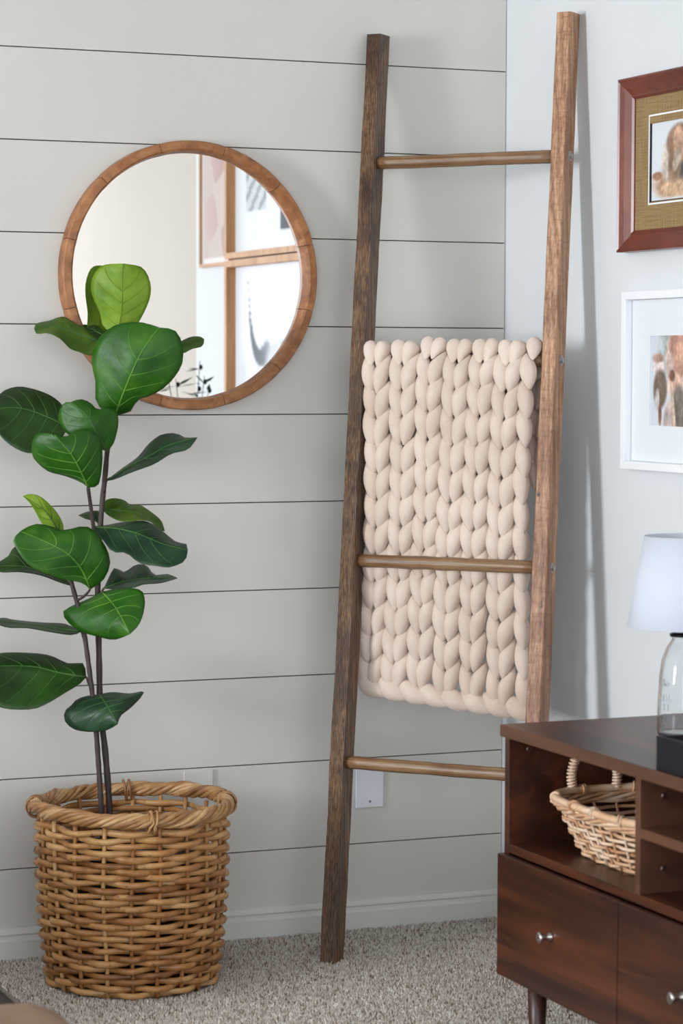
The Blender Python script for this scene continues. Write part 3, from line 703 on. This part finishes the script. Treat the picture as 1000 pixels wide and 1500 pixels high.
V, F = lathe([(0.0045, 0.230), (0.0045, 0.372), (0.0, 0.372)], 12); mk('lamp_rod', V, F, M_blackmetal, lp, True)
SZ0, SZ1 = 0.208, 0.380
V, F = lathe([(0.111, SZ0), (0.112, SZ0+0.001), (0.081, SZ1), (0.080, SZ1), (0.110, SZ0+0.002), (0.111, SZ0)], 72); sh = mk('lamp_shade', V, F, M_shade, lp, True); sh['label'] = 'white tapered fabric drum shade'
parts = []
for k in range(3):
    a = 2*PI*k/3; parts.append(tube([(0.004*math.cos(a), 0.004*math.sin(a), 0.366), (0.081*math.cos(a), 0.081*math.sin(a), SZ1-0.006)], 0.0014, 6))
mk('shade_spider', *join(*parts), M_blackmetal, sh, True)
# raised lettering on the jar, only partly readable in the photograph
def jar_text(txt, z, size, a0):
    cu = bpy.data.curves.new('t', 'FONT'); cu.body = txt; cu.size = size; cu.extrude = 0.0005; cu.resolution_u = 2
    ob = bpy.data.objects.new('t', cu); COL.objects.link(ob); dg = bpy.context.evaluated_depsgraph_get(); dg.update()
    me = ob.evaluated_get(dg).to_mesh(); v = np.array([x.co[:] for x in me.vertices]); f = [tuple(p.vertices) for p in me.polygons]; ob.evaluated_get(dg).to_mesh_clear()
    bpy.data.objects.remove(ob); bpy.data.curves.remove(cu)
    r = np.interp(z+v[:, 1], [p[1] for p in jp[2:8]], [p[0] for p in jp[2:8]])+0.0004+v[:, 2]
    a = a0+v[:, 0]/0.052
    return np.stack([r*np.cos(a), r*np.sin(a), z+v[:, 1]], 1), f
az = math.atan2(CAM[1]-LC[1], CAM[0]-LC[0]); parts = []
for txt, z in (('So', 0.098), ('TR', 0.070), ('H', 0.052), ('N', 0.030)): parts.append(jar_text(txt, z, 0.020, az-1.02+(0.12 if txt == 'H' else 0)))
mk('embossed_lettering', *join(*parts), M_glass, jar)

tr = empty('black_tray', (-0.385, -1.90, HT2), 'black lacquered tray on front edge of walnut cabinet', 'tray')
to = tr.location[:]; tx0, tx1, ty0, ty1, tz = -0.508, -0.262, -2.15, -1.650, HT2
box('tray_base', (tx0, ty0, tz), (tx1, ty1, tz+0.006), M_black, tr, 0.0006, to)
for lo, hi in (((tx0, ty0), (tx0+0.009, ty1)), ((tx1-0.009, ty0), (tx1, ty1)), ((tx0+0.009, ty0), (tx1-0.009, ty0+0.009)), ((tx0+0.009, ty1-0.009), (tx1-0.009, ty1))):
    box('tray_side', (*lo, tz+0.005), (*hi, tz+0.058), M_black, tr, 0.0008, to)
VC = np.array([-0.185, -1.80, HT2])
vs = empty('olive_branch_vase', VC, 'white vase of olive sprigs reflected in the round mirror', 'vase')
V, F = lathe([(0, 0), (0.045, 0), (0.058, 0.05), (0.056, 0.14), (0.034, 0.21), (0.026, 0.25), (0.030, 0.272), (0.027, 0.272), (0.022, 0.25), (0.03, 0.205), (0.05, 0.14), (0.05, 0.05), (0, 0.01)], 40); mk('vase_body', V, F, M_ceram, vs, True)
v3 = np.random.default_rng(3)
for k in range(6):
    a = 2*PI*k/6+0.4; tipr = v3.uniform(0.05, 0.13); zt = v3.uniform(0.60, 0.77)
    P = crom(np.array([(0, 0, 0.03), (0.012*math.cos(a), 0.012*math.sin(a), 0.27), (tipr*0.6*math.cos(a), tipr*0.6*math.sin(a), zt*0.75), (tipr*math.cos(a), tipr*math.sin(a), zt)]), 30)
    P[:, 0] = np.minimum(P[:, 0], 0.15)
    sp = mk('olive_stem', *tube(P, np.linspace(0.0026, 0.0012, 30), 5), M_bark, vs, True)
    for j in range(12, 30, 2):
        for sg in (-1, 1):
            b = v3.uniform(0, 6.28); dirn = np.array([math.cos(b), math.sin(b), v3.uniform(-0.2, 0.6)]); dirn /= np.linalg.norm(dirn); ln = v3.uniform(0.05, 0.075)
            sd = np.cross(dirn, (0.3, 0.1, 1.0)); sd /= np.linalg.norm(sd); q0 = P[j]
            V = [q0, q0+dirn*ln*0.45+sd*0.007, q0+dirn*ln, q0+dirn*ln*0.45-sd*0.007, q0+dirn*ln*0.45+np.cross(sd, dirn)*0.0025]
            mk('olive_leaf', V, [(0, 1, 4), (1, 2, 4), (2, 3, 4), (3, 0, 4), (0, 3, 2, 1)], M_leafT, sp)
    for j in (20, 25, 28):
        V, F = lathe([(0, -0.008), (0.0055, -0.004), (0.0065, 0.001), (0.004, 0.007), (0, 0.009)], 8, P[j]+np.array([0.006, -0.004, 0.004])); mk('olive', V, F, M_black, sp, True)

# ------------------------------------------------------------------ pictures on the right wall
def paint_grid(name, y0, y1, z0, z1, x, fn, parent, off, ny=90, nz=100):
    """flat print: y0 is its far side, colours per vertex from fn(a, b), a to the viewer's right, b up"""
    V = []; C = []
    for j in range(nz+1):
        for i in range(ny+1):
            a, b = i/ny, j/nz; V.append((x, y0+(y1-y0)*a, z0+(z1-z0)*b)); c = fn(a, b); C.append(lin([max(0, min(255, k)) for k in c]))
    F = [(j*(ny+1)+i, j*(ny+1)+i+1, (j+1)*(ny+1)+i+1, (j+1)*(ny+1)+i) for j in range(nz) for i in range(ny)]
    o = mk(name, V, F, M_print, parent, False, off); at = o.data.color_attributes.new('Col', 'FLOAT_COLOR', 'POINT')
    at.data.foreach_set('color', np.array(C).reshape(-1)); return o
def blobs(bgc, items):
    def fn(a, b):
        c = np.array(bgc, float)
        for (cx, cy, rx, ry, rot, col, soft) in items:
            dx, dy = a-cx, b-cy; co_, si = math.cos(rot), math.sin(rot); X = (dx*co_+dy*si)/rx; Y = (-dx*si+dy*co_)/ry
            d = math.sqrt(X*X+Y*Y); f = min(max((1-d)/soft+0.5, 0), 1); n = 0.5+0.9*mnoise.noise(Vector((a*9+cx*20, b*7+cy*20, 1.3)))+0.6*mnoise.noise(Vector((a*34, b*22, cx*9)))
            c = c*(1-f)+f*(np.array(col, float)*(0.84+0.28*n))
        return c
    return fn
def bar4(parent, off, y0, y1, z0, z1, prof, mat, name='frame_side'):
    """mitred frame around y0 (far) .. y1 (near), z0..z1; prof = [(inset, x)] closed section"""
    n = len(prof)
    def corner(cy, cz, sy, sz): return [(x, cy+sy*i, cz+sz*i) for i, x in prof]
    A = corner(y0, z0, -1, 1); B = corner(y1, z0, 1, 1); C_ = corner(y1, z1, 1, -1); D = corner(y0, z1, -1, -1)
    for P, Q in ((A, B), (B, C_), (C_, D), (D, A)):
        F = [(i, (i+1) % n, n+(i+1) % n, n+i) for i in range(n)]+[tuple(range(n)), tuple(range(2*n-1, n-1, -1))]
        o = mk(name, P+Q, F, mat, parent, False, off)
def picture(name, label, y0, y1, z0, z1, prof, fmat):
    o = empty(name, (0, (y0+y1)/2, z0), label, 'picture'); off = o.location[:]; bar4(o, off, y0, y1, z0, z1, prof, fmat); return o, off
X0 = -0.0006
# mahogany frame, burlap mat, dog print
y0, y1, z0, z1 = -0.608, -1.10, 1.580, 1.951
o, off = picture('framed_dog_print', 'red mahogany framed dog drawing with burlap mat on white wall', y0, y1, z0, z1,
    [(0, X0), (0, -0.030), (0.004, -0.032), (0.008, -0.029), (0.020, -0.024), (0.036, -0.015), (0.040, -0.017), (0.045, -0.013), (0.045, X0)], M_mahog)
py0, py1, pz0, pz1 = -0.716, -0.992, 1.682, 1.862
bar4(o, off, y0-0.044, y1+0.044, z0+0.044, z1-0.044, [(0, -0.004), (0, -0.010), (0.0585, -0.010), (0.0585, -0.004)], M_burlap, 'burlap_mat')
bar4(o, off, py0+0.005, py1-0.005, pz0-0.005, pz1+0.005, [(0, -0.004), (0, -0.0106), (0.0035, -0.0106), (0.0035, -0.004)], M_whitefr, 'mat_bevel')
bar4(o, off, py0+0.0015, py1-0.0015, pz0-0.0015, pz1+0.0015, [(0, -0.004), (0, -0.0095), (0.004, -0.0090), (0.004, -0.004)], M_black, 'print_border')
dog = blobs((220, 224, 230), [
    (0.50, 0.20, 0.46, 0.15, 0.0, (196, 160, 134), 0.35), (0.42, 0.14, 0.34, 0.10, 0.1, (206, 172, 140), 0.4),
    (0.72, 0.40, 0.36, 0.22, 0.0, (92, 92, 90), 0.25), (0.30, 0.52, 0.13, 0.28, -0.25, (204, 190, 178), 0.35),
    (0.36, 0.44, 0.10, 0.24, -0.1, (150, 122, 102), 0.3), (0.44, 0.66, 0.20, 0.22, 0.0, (146, 116, 96), 0.25),
    (0.42, 0.64, 0.085, 0.22, 0.1, (196, 158, 134), 0.3), (0.58, 0.62, 0.07, 0.16, 0.15, (110, 92, 82), 0.3),
    (0.40, 0.50, 0.05, 0.06, 0, (214, 180, 164), 0.4), (0.39, 0.46, 0.05, 0.13, -0.3, (206, 190, 170), 0.3), (0.10, 0.30, 0.08, 0.05, 0, (176, 130, 104), 0.5)])
paint_grid('dog_print', py0, py1, pz0, pz1, -0.0065, dog, o, off)
# white frame, white mat, family photograph
y0, y1, z0, z1 = -0.625, -1.05, 1.113, 1.494
o, off = picture('framed_family_photo', 'white framed family photograph with wide white mat', y0, y1, z0, z1, [(0, X0), (0, -0.026), (0.016, -0.026), (0.017, -0.025), (0.017, X0)], M_whitefr)
py0, py1, pz0, pz1 = -0.722, -0.952, 1.205, 1.400
bar4(o, off, y0-0.0195, y1+0.0195, z0+0.0175, z1-0.0175, [(0, -0.004), (0, -0.0085), (0.0775, -0.0085), (0.0775, -0.004)], M_matwhite, 'mat_board')
box('backing', (-0.005, y1+0.016, z0+0.016), (-0.001, y0-0.016, z1-0.016), M_gapdark, o, 0, off)
fam = blobs((208, 214, 222), [
    (0.30, 0.85, 0.14, 0.3, 0.0, (190, 198, 200), 0.5), (0.16, 0.66, 0.10, 0.12, 0, (232, 216, 212), 0.25), (0.15, 0.74, 0.10, 0.05, 0, (176, 142, 130), 0.6), (0.17, 0.62, 0.075, 0.08, 0, (226, 208, 204), 0.4),
    (0.19, 0.42, 0.12, 0.20, 0.0, (112, 98, 84), 0.3), (0.14, 0.30, 0.04, 0.12, 0, (216, 210, 208), 0.4), (0.19, 0.15, 0.03, 0.12, 0, (150, 104, 84), 0.4),
    (0.42, 0.62, 0.12, 0.30, 0.25, (214, 188, 176), 0.3), (0.48, 0.90, 0.14, 0.16, 0, (190, 142, 124), 0.4), (0.55, 0.72, 0.14, 0.2, 0, (206, 160, 138), 0.4), (0.46, 0.45, 0.13, 0.14, 0, (224, 184, 168), 0.4), (0.40, 0.56, 0.05, 0.06, 0, (128, 92, 78), 0.4),
    (0.36, 0.12, 0.10, 0.20, -0.2, (186, 170, 164), 0.35), (0.52, 0.18, 0.12, 0.28, 0, (122, 112, 102), 0.3), (0.42, 0.22, 0.03, 0.26, 0.15, (218, 196, 176), 0.4), (0.80, 0.5, 0.18, 0.5, 0, (150, 130, 118), 0.5)])
paint_grid('family_print', py0+0.004, py1-0.004, pz0-0.004, pz1+0.004, -0.0062, fam, o, off)
# pictures seen only in the mirror
def simple_pic(name, label, y0, y1, z0, z1, fwid, dep, fmat, fn):
    o, off = picture(name, label, y0, y1, z0, z1, [(0, X0), (0, -dep), (fwid, -dep), (fwid, X0)], fmat)
    paint_grid('print', y0-fwid*0.9, y1+fwid*0.9, z0+fwid*0.9, z1-fwid*0.9, -0.006, fn, o, off, 60, 60); return o, off
def skull(a, b):
    c = np.array((240, 243, 250), float)
    def k(cx, cy, rx, ry, col, s=0.5):
        nonlocal c
        d = math.hypot((a-cx)/rx, (b-cy)/ry); f = min(max((1-d)/s+0.5, 0), 1); c = c*(1-f)+np.array(col, float)*f
    for t in np.linspace(0, 1, 22):      # two curved horns, a long face
        for sg in (-1, 1):
            hx = 0.5+sg*(0.10+0.20*math.sin(t*1.5)+0.03*t); hy = 0.58+0.0*t+0.34*t*t-0.07*math.sin(PI*t); r = 0.040*(1-t)+0.006
            k(hx, hy, r, r*1.1, (150-60*math.sin(PI*t), 152-60*math.sin(PI*t), 160-60*math.sin(PI*t)), 0.5)
    k(0.5, 0.50, 0.11, 0.13, (216, 218, 224), 0.5); k(0.5, 0.33, 0.065, 0.20, (222, 224, 230), 0.5); k(0.44, 0.5, 0.025, 0.03, (150, 152, 160)); k(0.56, 0.5, 0.025, 0.03, (150, 152, 160)); k(0.47, 0.22, 0.02, 0.05, (176, 178, 186)); k(0.53, 0.22, 0.02, 0.05, (176, 178, 186))
    return c
simple_pic('framed_skull_print', 'oak framed cattle skull print reflected in the round mirror', -1.19, -1.915, 1.00, 1.655, 0.020, 0.036, M_oak, skull)
simple_pic('framed_portrait_set', 'oak framed pair of small photographs reflected in the round mirror', -1.19, -1.915, 1.66, 2.14, 0.018, 0.036, M_oak,
    lambda a, b: (232, 236, 240) if not (0.60 < a < 0.86 and 0.28 < b < 0.85 or 0.2 < a < 0.45 and 0.12 < b < 0.7) else ((60, 62, 68) if (0.2 < a < 0.45 and not (0.25 < a < 0.4 and 0.25 < b < 0.6)) else (150, 154, 160) if (a*9+b*7) % 1 < 0.4 else (206, 210, 214)))
simple_pic('framed_map', 'thin gold framed brown map reflected in the round mirror', -1.93, -2.215, 1.645, 2.10, 0.010, 0.014, M_oak,
    lambda a, b: (224, 220, 216) if a > 0.93 or b < 0.05 else (168+30*a, 128+50*a, 118+56*a) if math.sin(9*a+5*b)+math.sin(13*b-4*a) > 0.2 else (196, 178, 170))

# ------------------------------------------------------------------ leather ottoman at the lower left
OC = hit(22, 1478, 2, 0.33)
ot = empty('leather_ottoman', (OC[0]-0.25, OC[1]-0.29, -0.01), 'rounded brown leather ottoman on dark wood floor', 'ottoman')
bm = bmesh.new(); bmesh.ops.create_cube(bm, size=1)
for v in bm.verts: v.co = Vector((v.co.x*0.68, v.co.y*0.68, 0.230+v.co.z*0.25))
bmesh.ops.bevel(bm, geom=bm.edges[:], offset=0.085, segments=6, affect='EDGES', profile=0.5); bmo('cushion', bm, M_leather, ot, True)
for sx in (-1, 1):
    for sy in (-1, 1):
        V, F = lathe([(0, 0), (0.016, 0), (0.022, 0.10), (0, 0.10)], 16, (sx*0.24, sy*0.24, 0)); mk('leg', V, F, M_walnutv, ot, True)

# ------------------------------------------------------------------ unseen armchair, added left of the planter to shade the low wall
ac = empty('added_shading_armchair', (-2.60, -0.50, -0.01), 'unseen brown leather armchair added to shade the low shiplap wall', 'chair')
def cush(name, lo, hi, r):
    bm = bmesh.new(); bmesh.ops.create_cube(bm, size=1); lo = np.array(lo); hi = np.array(hi)
    for v in bm.verts: v.co = Vector([(lo[k]+hi[k])/2+v.co[k]*(hi[k]-lo[k]) for k in range(3)])
    bmesh.ops.bevel(bm, geom=bm.edges[:], offset=r, segments=4, affect='EDGES', profile=0.5); bmo(name, bm, M_leather, ac, True)
cush('frame', (-0.42, -0.40, 0.10), (0.42, 0.36, 0.28), 0.03); cush('seat', (-0.30, -0.41, 0.28), (0.30, 0.22, 0.44), 0.05)
cush('backrest', (-0.42, 0.20, 0.28), (0.42, 0.44, 0.84), 0.07)
for sx in (-1, 1): cush('armrest', (min(sx*0.30, sx*0.45), -0.41, 0.12), (max(sx*0.30, sx*0.45), 0.40, 0.62), 0.06)
for sx in (-1, 1):
    for sy in (-1, 1):
        V, F = lathe([(0, 0), (0.016, 0), (0.022, 0.11), (0, 0.11)], 16, (sx*0.35, sy*0.32, 0)); mk('leg', V, F, M_walnutv, ac, True)
